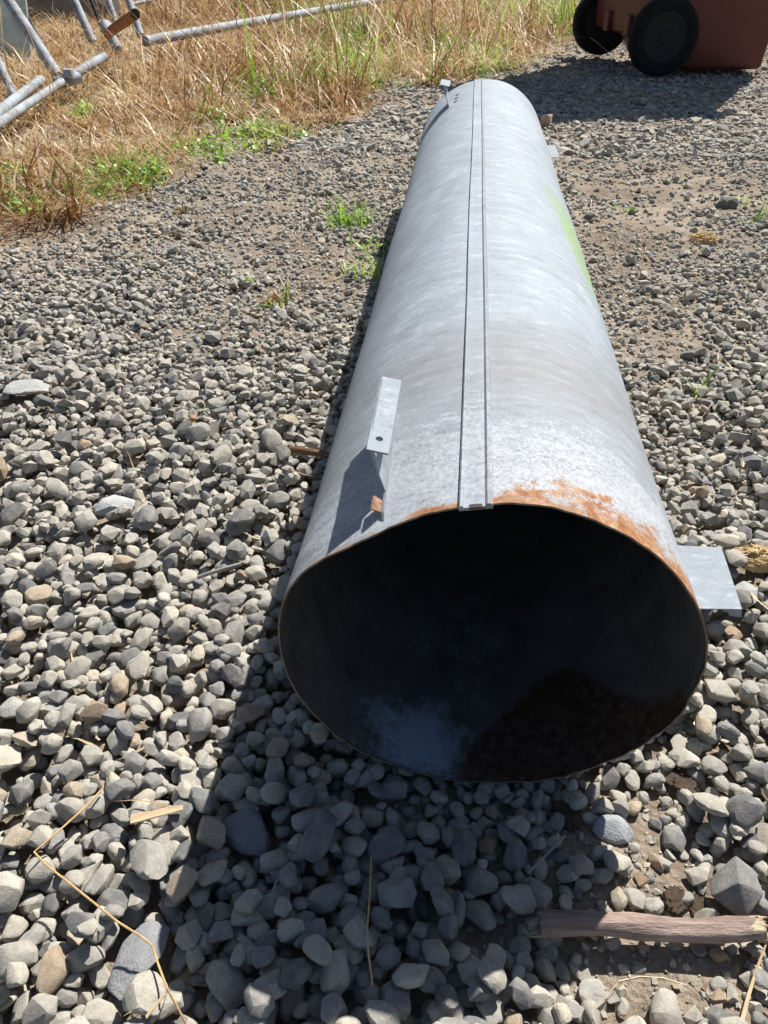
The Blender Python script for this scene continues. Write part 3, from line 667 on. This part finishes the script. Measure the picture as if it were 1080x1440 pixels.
def wheel(yo, s):
    wd = .072; rr = (.140); n = 48; b = MB()
    pf = [(.088, .30), (.100, .40), (.118, .46), (.129, .44), (.137, .36), (.140, .2), (.140, -.2), (.137, -.36), (.129, -.44), (.118, -.46), (.100, -.40), (.088, -.30)]
    vs = []; m = len(pf)
    for k in range(n):
        a = 2*math.pi*k/n
        for r_, o_ in pf: vs.append((r_*math.cos(a), yo+o_*wd, (.140)+r_*math.sin(a)))
    b.add(vs, [(k*m+i, k*m+(i+1) % m, ((k+1) % n)*m+(i+1) % m, ((k+1) % n)*m+i) for k in range(n) for i in range(m)])
    w_ = empty('wheel'); w_.parent = bin_
    ty = b.build('tyre', M_TYRE, w_)
    b = MB(); pf = [(0, .30), (.022, .30), (.026, .22), (.055, .16), (.070, .20), (.082, .30), (.090, .30), (.090, -.30), (.03, -.25), (0, -.25)]; vs = []; m = len(pf)
    for k in range(n):
        a = 2*math.pi*k/n
        for r_, o_ in pf: vs.append((r_*math.cos(a), yo-s*o_*wd, (.140)+r_*math.sin(a)))
    b.add(vs, [(k*m+i, k*m+i+1, ((k+1) % n)*m+i+1, ((k+1) % n)*m+i) for k in range(n) for i in range(m-1)])
    b.build('hub', M_HUB, w_)
wheel(.036, 1); wheel(.085+BWD+.05, -1)

# ---------------------------------------------------------------- vegetation
def blades(n, P, Ln, Wd, lean, curl, rnd, seg=3):
    """tapered bent strips; every array per blade"""
    az = R.uniform(0, 6.283, n); tw = R.uniform(0, 6.283, n)
    V = np.zeros((n, seg*2+1, 3)); p = P.copy(); el = math.pi/2-lean
    for s in range(seg+1):
        wdt = Wd*(1-s/seg)**.7*.5
        sx = -np.sin(az+.6*np.sin(tw)); sy = np.cos(az+.6*np.sin(tw))
        if s < seg:
            V[:, 2*s] = p+np.stack([sx*wdt, sy*wdt, 0*wdt], 1); V[:, 2*s+1] = p-np.stack([sx*wdt, sy*wdt, 0*wdt], 1)
        else: V[:, 2*seg] = p
        d = Ln/seg; p = p+np.stack([np.cos(el)*np.cos(az)*d, np.cos(el)*np.sin(az)*d, np.sin(el)*d], 1); el = el-curl/seg; az = az+R.normal(0, .15, n)
    V[..., 2] = np.maximum(V[..., 2], P[:, None, 2]-.002)
    base = (np.arange(n)*(2*seg+1))[:, None, None]
    f = []
    for s in range(seg-1): f += [(2*s, 2*s+1, 2*s+3), (2*s, 2*s+3, 2*s+2)]
    f += [(2*seg-2, 2*seg-1, 2*seg)]
    return V.reshape(-1, 3), (np.array(f)[None]+base).reshape(-1, 3), np.repeat(rnd, 2*seg+1)
GREENS = [(190, 245, 55, 16), (120, 268, 45, 12), (310, 212, 60, 16), (370, 190, 60, 12), (35, 292, 35, 12), (490, 92, 40, 26), (455, 115, 40, 12), (360, 128, 35, 14), (700, 101, 55, 8), (500, 60, 30, 18),
          (755, 12, 60, 22), (690, 20, 25, 14), (420, 30, 30, 16), (240, 285, 25, 8), (15, 245, 22, 12), (640, 75, 60, 8), (790, 35, 35, 16), (120, 160, 15, 8), (300, 165, 25, 6), (530, 120, 60, 7)]
def green_w(x, y):
    u, v, _ = topix(np.stack([x, y, 0*x], 1)); g = 0*u
    for a, b_, p, q in GREENS: g = np.maximum(g, np.exp(-((u-a)/p)**2-((v-b_)/q)**2))
    return g
def grass_points(n, ylo, yhi, pw):
    y = ylo+R.random(n)**pw*(yhi-ylo); x = R.uniform(-1, 1, n)*(.65+.60*y)-.08*y
    return x, y
def add_grass(x, y, hgt, wd, lean_m, lean_s, curl_m, gfac, bias):
    g = green_w(x, y); n = len(x); dry = R.random(n) > np.clip(g*.85*gfac, 0, 1); P = np.stack([x, y, soil_z(x, y)-.002], 1)
    for sel, store, b_ in ((dry, DRY, bias), (~dry, GRN, 0)):
        i = np.where(sel)[0]; k = len(i); bb = b_[i] if np.ndim(b_) else b_
        if k: store.append(blades(k, P[i], hgt[i], wd[i]*R.uniform(.6, 1.4, k), np.clip(R.normal(lean_m, lean_s, k), 0, 1.56), R.normal(curl_m, .6, k), np.clip(R.normal(.5, .2, k)+bb+.13*N2(x[i], y[i], 5), 0, 1)))
DRY, GRN = [], []
# flattened mat of dead blades
x, y = grass_points(250000, 1.2, 9.6, 1.6); gw = grass_w(x, y); k = R.random(len(x)) < gw**.4*.75*np.clip(.65+.35*N3(x, y, 9), .2, 1); x, y, gw = x[k], y[k], gw[k]
add_grass(x, y, (.025+.045*gw)*np.exp(R.normal(0, .4, len(x)))*(1+.10*y), np.full(len(x), .0030)*(1+.06*y), 1.32, .22, .35, .9, .02)
# tufts arching outwards
cx, cy = grass_points(4400, 1.5, 9.6, 1.15); gw = grass_w(cx, cy); k = R.random(len(cx)) < smooth(.45, 1, gw)*.9; cx, cy, gw = cx[k], cy[k], gw[k]
nb = 26; ci = np.repeat(np.arange(len(cx)), nb); sz = np.exp(R.normal(0, .4, len(cx)))*(.035+.07*smooth(2.0, 3.6, cy)+.10*smooth(4, 7, cy)); uu, _, _ = topix(np.stack([cx, cy, 0*cx], 1)); sz *= 1+.35*smooth(350, 80, uu)*smooth(2, 3, cy)
x = cx[ci]+R.normal(0, .016, len(ci))*(1+.25*cy[ci]); y = cy[ci]+R.normal(0, .016, len(ci))*(1+.25*cy[ci])
uu, vv_, _ = topix(np.stack([cx, cy, 0*cx], 1)); near_heap = smooth(260, 200, uu)*smooth(-5, 15, vv_)*smooth(240, 180, vv_); sz *= 1-(.72-.34*smooth(85, 150, vv_))*near_heap
rl = np.interp(uu, [150, 620], [62, -10]); sz *= 1-.6*smooth(150, 220, uu)*smooth(-4, 3, vv_-rl)*smooth(45, 22, vv_-rl)
tone = R.normal(0, .17, len(cx))
add_grass(x, y, sz[ci]*np.exp(R.normal(0, .35, len(ci)))*1.5, np.full(len(x), .0052)*(1+.06*y), .85, .42, 1.5, .85, tone[ci].clip(-.3, .3))
x = R.uniform(-1.3, 1.4, 60000); y = R.uniform(.55, 4.2, 60000); uu, vv_, _ = topix(np.stack([x, y, 0*x], 1))
pt = smooth(.35, 1.5, N3(x, y, 6)+.5*N1(x, y, 17)); wt = np.where(uu > 690, smooth(760, 420, vv_)*.8, smooth(520, 330, vv_)*.7)*pt; k = (R.random(len(x)) < wt) & (np.abs(x-PX) > PRX+.02); x, y = x[k], y[k]
add_grass(x, y, .018*np.exp(R.normal(0, .45, len(x))), np.full(len(x), .0016), 1.1, .35, .4, .5, .05)
cat3 = lambda st: (np.concatenate([a[0] for a in st]), np.concatenate([a[1]+o for a, o in zip(st, np.cumsum([0]+[len(a[0]) for a in st[:-1]]))]), np.concatenate([a[2] for a in st]))
V, F, rr = cat3(DRY); dg = link('dry_grass', npmesh('dry_grass', V, F, True, {'rnd': rr}), M_DRY); tag(dg, 'dead straw and rust coloured grass along the edge of the yard', 'grass', kind='stuff')
V, F, rr = cat3(GRN); gg = link('green_grass', npmesh('green_grass', V, F, True, {'rnd': rr}), M_GREEN); tag(gg, 'fresh green grass blades among the dead grass', 'grass', kind='stuff')
# clover-like leaves in the green patches
x, y = grass_points(240000, 1.2, 9, 1.2); g = green_w(x, y)*(grass_w(x, y) > .02)*(.55+.45*np.sign(N1(x, y, 30))); k = R.random(len(x)) < g**1.1*.7; x, y, g = x[k], y[k], g[k]; n = len(x)
def leaves(n, P, sz, rnd, tiltsd=.5):
    az = R.uniform(0, 6.28, n); t1 = R.normal(0, tiltsd, n)
    T = np.array([(-.15, 0), (.25, .42), (.8, .45), (1, 0), (.8, -.45), (.25, -.42)])
    X = T[None, :, 0]*sz[:, None]; Y = T[None, :, 1]*sz[:, None]*.9; Z = X*np.sin(t1)[:, None]+np.abs(Y)*.35
    X = X*np.cos(t1)[:, None]; ca, sa = np.cos(az)[:, None], np.sin(az)[:, None]
    V = np.stack([P[:, 0:1]+X*ca-Y*sa, P[:, 1:2]+X*sa+Y*ca, P[:, 2:3]+Z], -1)
    F = np.array([(0, 1, 3), (1, 2, 3), (0, 3, 5), (3, 4, 5)])[None]+(np.arange(n)*6)[:, None, None]
    return V.reshape(-1, 3), F.reshape(-1, 3), np.repeat(rnd, 6)
V, F, rr = leaves(n, np.stack([x, y, soil_z(x, y)+R.random(n)**1.4*(.012+.03*g)], 1), np.clip(R.normal(.010, .003, n)*(1+.12*y), .004, .03), np.clip(R.normal(.55, .25, n), 0, 1))
cl = link('clover', npmesh('clover', V, F, True, {'rnd': rr}), M_GREEN); tag(cl, 'low green clover patches in the dead grass', 'clover', kind='stuff')

def weed(u, v, nb, hgt, sp, label, leafy=0, dryn=0):
    c = onz(u, v, 0); zz = max(top_at(c[0], c[1])-.006, -.02); t = empty('weed', (c[0], c[1], zz)); tag(t, label, 'weed')
    def bl(n, m, name, h):
        P = np.stack([R.normal(0, sp, n), R.normal(0, sp, n), 0*np.ones(n)], 1)
        V, F, rr = blades(n, P, h*np.exp(R.normal(0, .3, n)), np.clip(R.normal(.0034, .0008, n), .0015, .006), np.clip(R.normal(.75, .35, n), 0, 1.4), R.normal(.8, .4, n), np.clip(R.normal(.55, .25, n), 0, 1), 4)
        link(name, npmesh(name, V, F, True, {'rnd': rr}), m, t)['kind'] = 'stuff'
    if nb: bl(nb, M_GREEN, 'blades', hgt)
    if dryn: bl(dryn, M_DRY, 'dry_blades', hgt*.9)
    if leafy:
        P = np.stack([R.normal(0, sp*1.3, leafy), R.normal(0, sp*1.3, leafy), R.uniform(.002, hgt*.6, leafy)], 1)
        V, F, rr = leaves(leafy, P, np.clip(R.normal(.009, .003, leafy), .004, .016), np.clip(R.normal(.55, .2, leafy), 0, 1), .6)
        link('leaves', npmesh('leaves', V, F, True, {'rnd': rr}), M_GREEN, t)['kind'] = 'stuff'
    return t
weed(496, 306, 110, .058, .026, 'spreading bright green grass tuft on stony soil beside the pipe')
weed(525, 345, 30, .036, .022, 'small leafy green weed between stones next to the shadow edge of the pipe', 26)
weed(516, 378, 44, .05, .014, 'low green grass sprig touching the shadow of the pipe')
weed(390, 412, 18, .036, .015, 'half dried weed with brown and green blades among gravel', 0, 40)
weed(344, 388, 8, .022, .006, 'tiny green seedling standing alone in the gravel', 6)
weed(256, 293, 10, .028, .012, 'small yellow brown tuft at the edge of the gravel', 0, 34)
weed(1068, 310, 14, .065, .006, 'upright green grass tuft behind the dark square stone')
weed(1045, 278, 6, .03, .008, 'little broad leaved green weed beside the dark square stone', 9)
weed(876, 290, 8, .022, .010, 'sparse green seedlings in the gravel between pipe and dark stone', 6)
weed(980, 553, 6, .03, .008, 'thin pale green sprout in the gravel on the rusty rim side')
weed(640, 182, 24, .03, .02, 'small dried weed by the far end of the pipe', 6, 20)

# straw and small dead bits lying on the stones
ns = 900; x = R.uniform(-.6, 1.0, ns); y = .12+R.random(ns)**1.2*2.3; uu, vv, _ = topix(np.stack([x, y, 0*x], 1))
wt = np.where(uu > 700, .85, .28)+.5*smooth(420, 200, vv); k = (R.random(ns) < wt) & (np.abs(x-PX) > PRX+.01) | ((y < .28) & (R.random(ns) < .3)); x, y = x[k], y[k]; ns = len(x)
P = np.stack([x, y, np.array([top_at(a, c) for a, c in zip(x, y)])+.001], 1)
V, F, rr = blades(ns, P, np.clip(R.lognormal(-3.6, .5, ns), .012, .09), np.clip(R.normal(.0016, .0005, ns), .0007, .003), np.clip(R.normal(1.45, .10, ns), 1.1, 1.57), R.normal(.05, .25, ns), np.clip(R.normal(.75, .22, ns), 0, 1), 4)
st = link('straw_litter', npmesh('straw_litter', V, F, True, {'rnd': rr}), M_DRY); tag(st, 'scattered dry straw bits lying on the gravel', 'straw', kind='stuff')

# ---------------------------------------------------------------- stick, chips, stems
def bark():
    m, n, b = mat('weathered_bark'); p = objc(n)
    f = noise(n, p, 60, 6, .7, (.12, 1, 1)); g = noise(n, p, 260, 5, .7, (.15, 1, 1)); k = noise(n, p, 55, 4, .7, (.5, 1, 1))
    col = ramp(n, f, [(.28, (.15, .10, .085)), (.48, (.34, .255, .22)), (.66, (.48, .385, .32)), (.8, (.56, .46, .37))])
    col = mix(n, .7, col, ramp(n, g, [(.3, .55), (.7, 1.4)]), 'MULTIPLY')
    col = mix(n, ramp(n, k, [(.66, 0), (.70, 1)]), col, (.62, .50, .33))
    L(n, col, b.inputs['Base Color']); setv(b, Roughness=.85, Specular_IOR_Level=.2); bump(n, mix(n, .5, f, g), 1.0, .006, b); return m
M_BARK = bark(); M_WOOD = flat_mat('raw_wood', (.56, .42, .26), .85, .2, 60, .5, .002, stretch=(.2, 1, 1)); M_FIBRE = flat_mat('yellow_fibre', (.55, .40, .20), .9, .3, 120, .5, .002)
A0 = Vector(onz(757, 1301, .0055)); A1 = Vector(onz(1072, 1306, .0055)); d = A1-A0; ln = d.length
stick = empty('stick', ((A0+A1)/2)[:], math.atan2(d.y, d.x)); tag(stick, 'short broken stick with peeling bark and splintered end', 'stick')
b = MB(); pts = []; rs = []
for i in range(29):
    t = i/28; pts.append(((t-.5)*ln, .0012*math.sin(t*7), .0008*math.sin(t*5+1))); rs.append(.0066*(1+.05*math.sin(t*17)+.10*math.exp(-((t-.42)/.03)**2)-.03*t+.05*math.exp(-((t-.0)/.05)**2)))
b.tube(pts, rs, 22, True, 0, .035); b.build('bark', M_BARK, stick)
b = MB()
for i in range(26):
    a = random.uniform(0, 6.28); r_ = .0062*math.sqrt(random.random()); s = random.choice((1, 1, 1, -1)); x0_ = s*ln/2-s*.003
    b.tube([(x0_, r_*math.cos(a), r_*math.sin(a)), (x0_+s*random.uniform(.004, .010), r_*1.1*math.cos(a), r_*1.1*math.sin(a)-.001)], [.0011, .0003], 5)
b.build('splinters', M_WOOD, stick)['kind'] = 'stuff'
zs = -A0.z*0
def chip(name, u0, v0, u1, v1, wpx, label, m, cat, th=.0014, zoff=.003, jag=5):
    z0_ = max(top_max(*onz((u0+u1)/2, (v0+v1)/2)[:2], .012), -.01)+zoff; a, c = Vector(onz(u0, v0, z0_)), Vector(onz(u1, v1, z0_)); d = c-a; ln = d.length; _, _, zz = topix(np.array(a)); wd = wpx*float(zz[0])/FPX
    o = empty(name, ((a+c)/2)[:], math.atan2(d.y, d.x)); b = MB(); top, bot = [], []
    for i in range(jag+1): t = i/jag; top.append(((t-.5)*ln+random.uniform(-.1, .1)*ln/jag, wd*.5*(.75+.35*random.random())*(1-.45*t**3), 0)); bot.append(((t-.5)*ln+random.uniform(-.15, .15)*ln/jag, -wd*.5*(.75+.35*random.random())*(1-.3*t), 0))
    b.slab(bot+list(reversed(top)), (0, 0, 1), th); me_o = b.build(name, m, None, False, .0005, 1)
    me_o.location = o.location; me_o.rotation_euler = (random.uniform(-.12, .12), random.uniform(-.08, .08), o.rotation_euler[2]); bpy.data.objects.remove(o); tag(me_o, label, cat); return me_o
chip('wood_chip', 184, 1152, 258, 1138, 15, 'flat pale wood chip lying on sunlit gravel', M_WOOD, 'wood chip')
chip('wood_chip', 205, 1432, 232, 1400, 6, 'thin yellow wood sliver at the end of the bent stem', M_WOOD, 'wood chip', .0015)
def tube_thing(name, pts, rad, label, cat, m, n=8, taper=None):
    P = [Vector(p) for p in pts]; c = sum(P, Vector())/len(P); b = MB(); b.tube([p-c for p in P], taper or rad, n); o = b.build(name, m); o.location = c; return tag(o, label, cat)
M_STRAW = flat_mat('straw_stem', (.55, .36, .17), .7, .2, 200, .1); M_TWIG = flat_mat('grey_twig', (.33, .31, .29), .85, .2, 80, .4, stretch=(.3, 1, 1)); M_BROWN = flat_mat('brown_twig', (.23, .12, .07), .9, .3, 220, .8, .002)
def lay(pix, lift=.004):
    out = []
    for u, v in pix:
        p = onz(u, v, 0); z_ = top_max(p[0], p[1], .006)+lift; out.append(onz(u, v, z_))
    zz = [p[2] for p in out]
    for _ in range(2): zz = [zz[0]]+[max(zz[i], (zz[i-1]+zz[i+1])/2) for i in range(1, len(zz)-1)]+[zz[-1]]
    return [onz(u, v, z_) for (u, v), z_ in zip(pix, zz)]
tube_thing('dry_stem', lay([(145, 1108), (120, 1135), (90, 1162), (60, 1188), (48, 1198), (62, 1214), (95, 1240), (130, 1268), (165, 1296), (200, 1318), (214, 1330), (222, 1355), (235, 1390), (250, 1418), (263, 1442)]), .0006, 'long bent orange dry stem lying across the stones', 'stem', M_STRAW, 6)
tube_thing('twig', lay([(278, 812), (295, 806), (318, 799), (340, 793)], .002), .0018, 'short straight grey twig lying on the gravel', 'twig', M_TWIG)
tube_thing('rusty_screw', lay([(408, 631), (425, 634), (445, 637), (468, 640)], .004), .0042, 'reddish brown knobbly twig half in the shadow of the pipe', 'twig', M_BROWN, 9, [.0035, .0042, .0036, .003]).name = 'brown_twig'
tube_thing('dry_stem', lay([(522, 1205), (520, 1260), (516, 1310), (518, 1340), (524, 1385)], .003), .0006, 'thin pale stem in the shadow in front of the pipe mouth', 'stem', M_STRAW, 6)
tube_thing('dry_stem', lay([(795, 1175), (775, 1195), (755, 1215), (742, 1228)], .006), .0008, 'short thin stem leaning at the shadow edge below the pipe mouth', 'stem', M_TWIG, 6)
# fibrous chunks of rotten wood
def fibre(u, v, wpx, label):
    c = onz(u, v, 0); _, _, zz = topix(c); wd = wpx*float(zz[0])/FPX; z_ = top_max(c[0], c[1], wd*.2)
    o = empty('bark_chunk', (c[0], c[1], z_+.002)); tag(o, label, 'wood chunk')
    me = npmesh('core', stone_shape(4, ICO[3][0])*np.array([wd*.46, wd*.34, wd*.20]), ICO[3][1]); link('core', me, M_FIBRE, o)
    b = MB()
    for i in range(90):
        x_, y_ = random.uniform(-.45, .45)*wd, random.uniform(-.34, .34)*wd; e = 1-(x_/wd/.5)**2-(y_/wd/.4)**2
        if e < 0: continue
        h = wd*.20*math.sqrt(e); l_ = wd*random.uniform(.08, .22); a = random.gauss(0, .35)
        b.box((x_, y_, h), l_, wd*random.uniform(.015, .04), wd*.03, Matrix.Rotation(a, 3, 'Z') @ Matrix.Rotation(random.gauss(0, .25), 3, 'Y') @ Matrix.Rotation(random.gauss(0, .4), 3, 'X'))
    f = b.build('fibres', M_FIBRE, o, False); f['kind'] = 'stuff'
fibre(1058, 805, 62, 'yellow crumbly chunk of fibrous wood beside the wide metal plate')
fibre(990, 334, 40, 'pale yellow flake of fibrous wood on the gravel below the dark square stone')
# brick fragment behind the pipe and soil clods
M_BRICK = flat_mat('pale_brick', (.52, .38, .30), .9, .2, 2, .4, .1); M_CLOD = flat_mat('damp_soil', (.27, .195, .135), .95, .3, 3, .9, .3)
p = onz(765, 176); o = link('brick_fragment', npmesh('brick_fragment', stone_shape(17, ICO[3][0]), ICO[3][1]), M_BRICK); o.location = (p[0]+.005, p[1], .012); o.scale = (.018, .016, .020); tag(o, 'pinkish brick fragment touching the far end of the pipe', 'brick')
M_WHITE = flat_mat('white_plastic', (.75, .75, .73), .5, .08, 20, .1)
for u, v, wp, lab in ((962, 1092, 52, 'crumbly brown soil clod by the right of the pipe mouth'), (800, 1140, 44, 'dark damp soil clod under the lip of the pipe'), (950, 1262, 40, 'dark brown soil clod above the broken stick'), (985, 1266, 34, 'smaller brown soil clod between clod and pale stones')):
    c = onz(u, v); _, _, zz = topix(c); wd = wp*float(zz[0])/FPX; D = ICO[4][0]; S_ = stone_shape(int(u) % 29, D)
    S_ = S_*(1+.10*np.sin(D@np.array([9., 4, 7])+u)+.08*np.sin(D@np.array([-13., 17, 5]))+.06*np.sin(D@np.array([23., -19, 27])))[:, None]
    o = link('soil_clod', npmesh('soil_clod', S_, ICO[4][1]), M_CLOD); o.location = (c[0], c[1], max(top_at(c[0], c[1])-.001, -.01)); o.scale = (wd/2, wd*.4, wd*.28); o.rotation_euler = (0, 0, u); tag(o, lab, 'soil clod')

# ---------------------------------------------------------------- heap of tubes and panels in the grass
M_RUST = flat_mat('rusty_tube', (.30, .13, .06), .85, .35, 50, .4); M_DARK = flat_mat('dark_backdrop', (.055, .045, .038), .8, .3, 12, .3, .004)
m, n, bb = mat('dirty_glass'); f = noise(n, objc(n), 6, 6, .7); L(n, ramp(n, f, [(.3, (.10, .125, .11)), (.7, (.23, .25, .225))]), bb.inputs['Base Color']); setv(bb, Roughness=.28, Specular_IOR_Level=.5); M_GLASS = m
def rod(name, p0, p1, r_, label, m=M_GALV, cat='tube', grp=None, dark_ends=False, n=20):
    p0, p1 = Vector(p0), Vector(p1); d = (p1-p0).normalized(); o = empty(name, p0[:]); tag(o, label, cat, grp)
    b = MB(); L_ = (p1-p0).length; pts = [Vector()+d*0, d*(L_*.25)+Vector((0, 0, .003)), d*(L_*.6)+Vector((0, 0, .002)), d*L_]; b.tube(pts, r_, n, True); b.build('tube_wall', m, o)
    if dark_ends:
        for e0, e1 in ((-.0006, .02), (L_+.0006, L_-.02)): b = MB(); b.tube([d*e0, d*e1], r_*.86, n); b.build('bore_shade', dk, o)  # dark plugs paint the shade inside the open tube ends
    return o
def lean(name, bu, bv, tu, tv, dy, ext_, r_, label, m=M_GALV, z=.02):
    a = Vector(onz(bu, bv, z)); t = Vector(ony(tu, tv, a.y+dy)); t = a+(t-a)*ext_; return rod(name, a, t, r_, label, m, 'post', None, False)
lean('leaning_post', 82, 108, 11, 0, .25, 2.4, .022, 'thick grey steel post leaning in the grass in front of a dirty panel')
lean('leaning_post', 22, 140, 0, 92, .12, 3.5, .014, 'thin grey post leaning beside two lying tubes')
lean('leaning_post', 131, 60, 104, 0, .15, 2.6, .022, 'grey steel post with rusty lower end beside a rusty tube', M_GALV)
lean('leaning_post', 163, 32, 152, 0, .1, 4, .020, 'grey post standing behind the rusty tube')
lean('leaning_post', 198, 50, 181, 0, .15, 3.0, .021, 'bluish grey post standing at the end of the long green rail')
def lying(name, u0, v0, u1, v1, z0_, z1_, r_, label, m=M_GALV): return rod(name, onz(u0, v0, z0_), onz(u1, v1, z1_), r_, label, m)
lying('long_rail', 204, 58, 620, -14, .10, .09, .021, 'long pale galvanised rail lying through the dead grass')
t1 = lying('lying_tube', -60, 215, 92, 112  , .045, .065, .0125, 'pale galvanised tube lying at the front edge of the heap')
t2 = lying('lying_tube', 98, 110, 147, 80, .065, .10, .016, 'short thick tube end pointing up out of the grass')
lying('lying_tube', -40, 190, 58, 112, .06, .06, .015, 'galvanised tube lying behind the front tube with whitish end')
rod('rusty_tube', onz(152, 48, .12), onz(190, 20, .22), .020, 'short rusty brown tube clamped across a pale tube', M_RUST, dark_ends=True)
rod('short_tube', onz(166, 70, .03), ony(146, 34, onz(166, 70, .03)[1]+.1), .024, 'stubby pale tube end gripped by a clamp', M_GALV)
b = MB(); c = Vector(ony(153, 42, onz(160, 60, .03)[1])); b.box((0, 0, 0), .07, .05, .06, Matrix.Rotation(.6, 3, 'Y')); b.tube([(-.05, 0, .03), (.05, 0, -.03)], .011); o = b.build('tube_clamp', M_GALV, None, True, .006); o.location = c; tag(o, 'grey steel clamp joining the rusty tube and a pale tube', 'clamp')
b = MB(); c = Vector(onz(95, 113, .065)); b.tube([(-.03, -.035, -.005), (.03, .035, .005)], .019, 16); b.box((.01, 0, .02), .03, .03, .03); o = b.build('tube_coupling', M_GALV, None, True, .003); o.location = c; tag(o, 'grey coupling where two lying tubes meet', 'coupling')
def sheet(name, pix, ys_, th, label, m, cat):
    q = [Vector(ony(u, v, y_)) for (u, v), y_ in zip(pix, ys_)]; c = q[0].copy(); b = MB(); b.slab([p-c for p in q], (.1, 1, .25), th); o = b.build(name, m, None, False); o.location = c; return tag(o, label, cat)
ya = onz(20, 92)[1]
sheet('dirty_panel', [(-180, 118), (44, 84), (30, -60), (-230, -60)], [ya, ya+.1, ya+.55, ya+.45], .008, 'dirty grey green glass panel leaning behind the thick post', M_GLASS, 'panel')
b = MB(); q = [Vector(ony(-180, 118, ya-.004)), Vector(ony(44, 84, ya+.096))]; c = q[0].copy(); b.tube([q[0]-c, q[1]-c], .010, 8); o = b.build('panel_edging', M_GALV); o.location = c; tag(o, 'pale green strip along the foot of the dirty panel', 'strip')
yb_ = onz(100, 40)[1]
sheet('dark_backdrop', [(20, 75), (170, 22), (150, -70), (20, -70)], [yb_, yb_+.5, yb_+.9, yb_+.4], .02, 'dark brown board added for the dim background behind the steel posts', M_DARK, 'backdrop')  # added sheet, stands in for the dim background beyond
rod('thin_stake', onz(331, 24), ony(331, -20, onz(331, 24)[1]+.05), .012, 'thin grey stake standing in dead grass behind the rail', M_GALV, 'stake', None, False)

lying('lying_tube', 186, 6, 232, -3, .10, .10, .011, 'thin pale tube lying behind the bluish post')
lean('leaning_post', 60, 70, 28, 0, .2, 2.2, .012, 'dark thin bar leaning beside the thick grey post', M_DARK)
lean('leaning_post', 142, 36, 128, 0, .1, 3, .011, 'dark thin bar standing between grey posts', M_DARK)
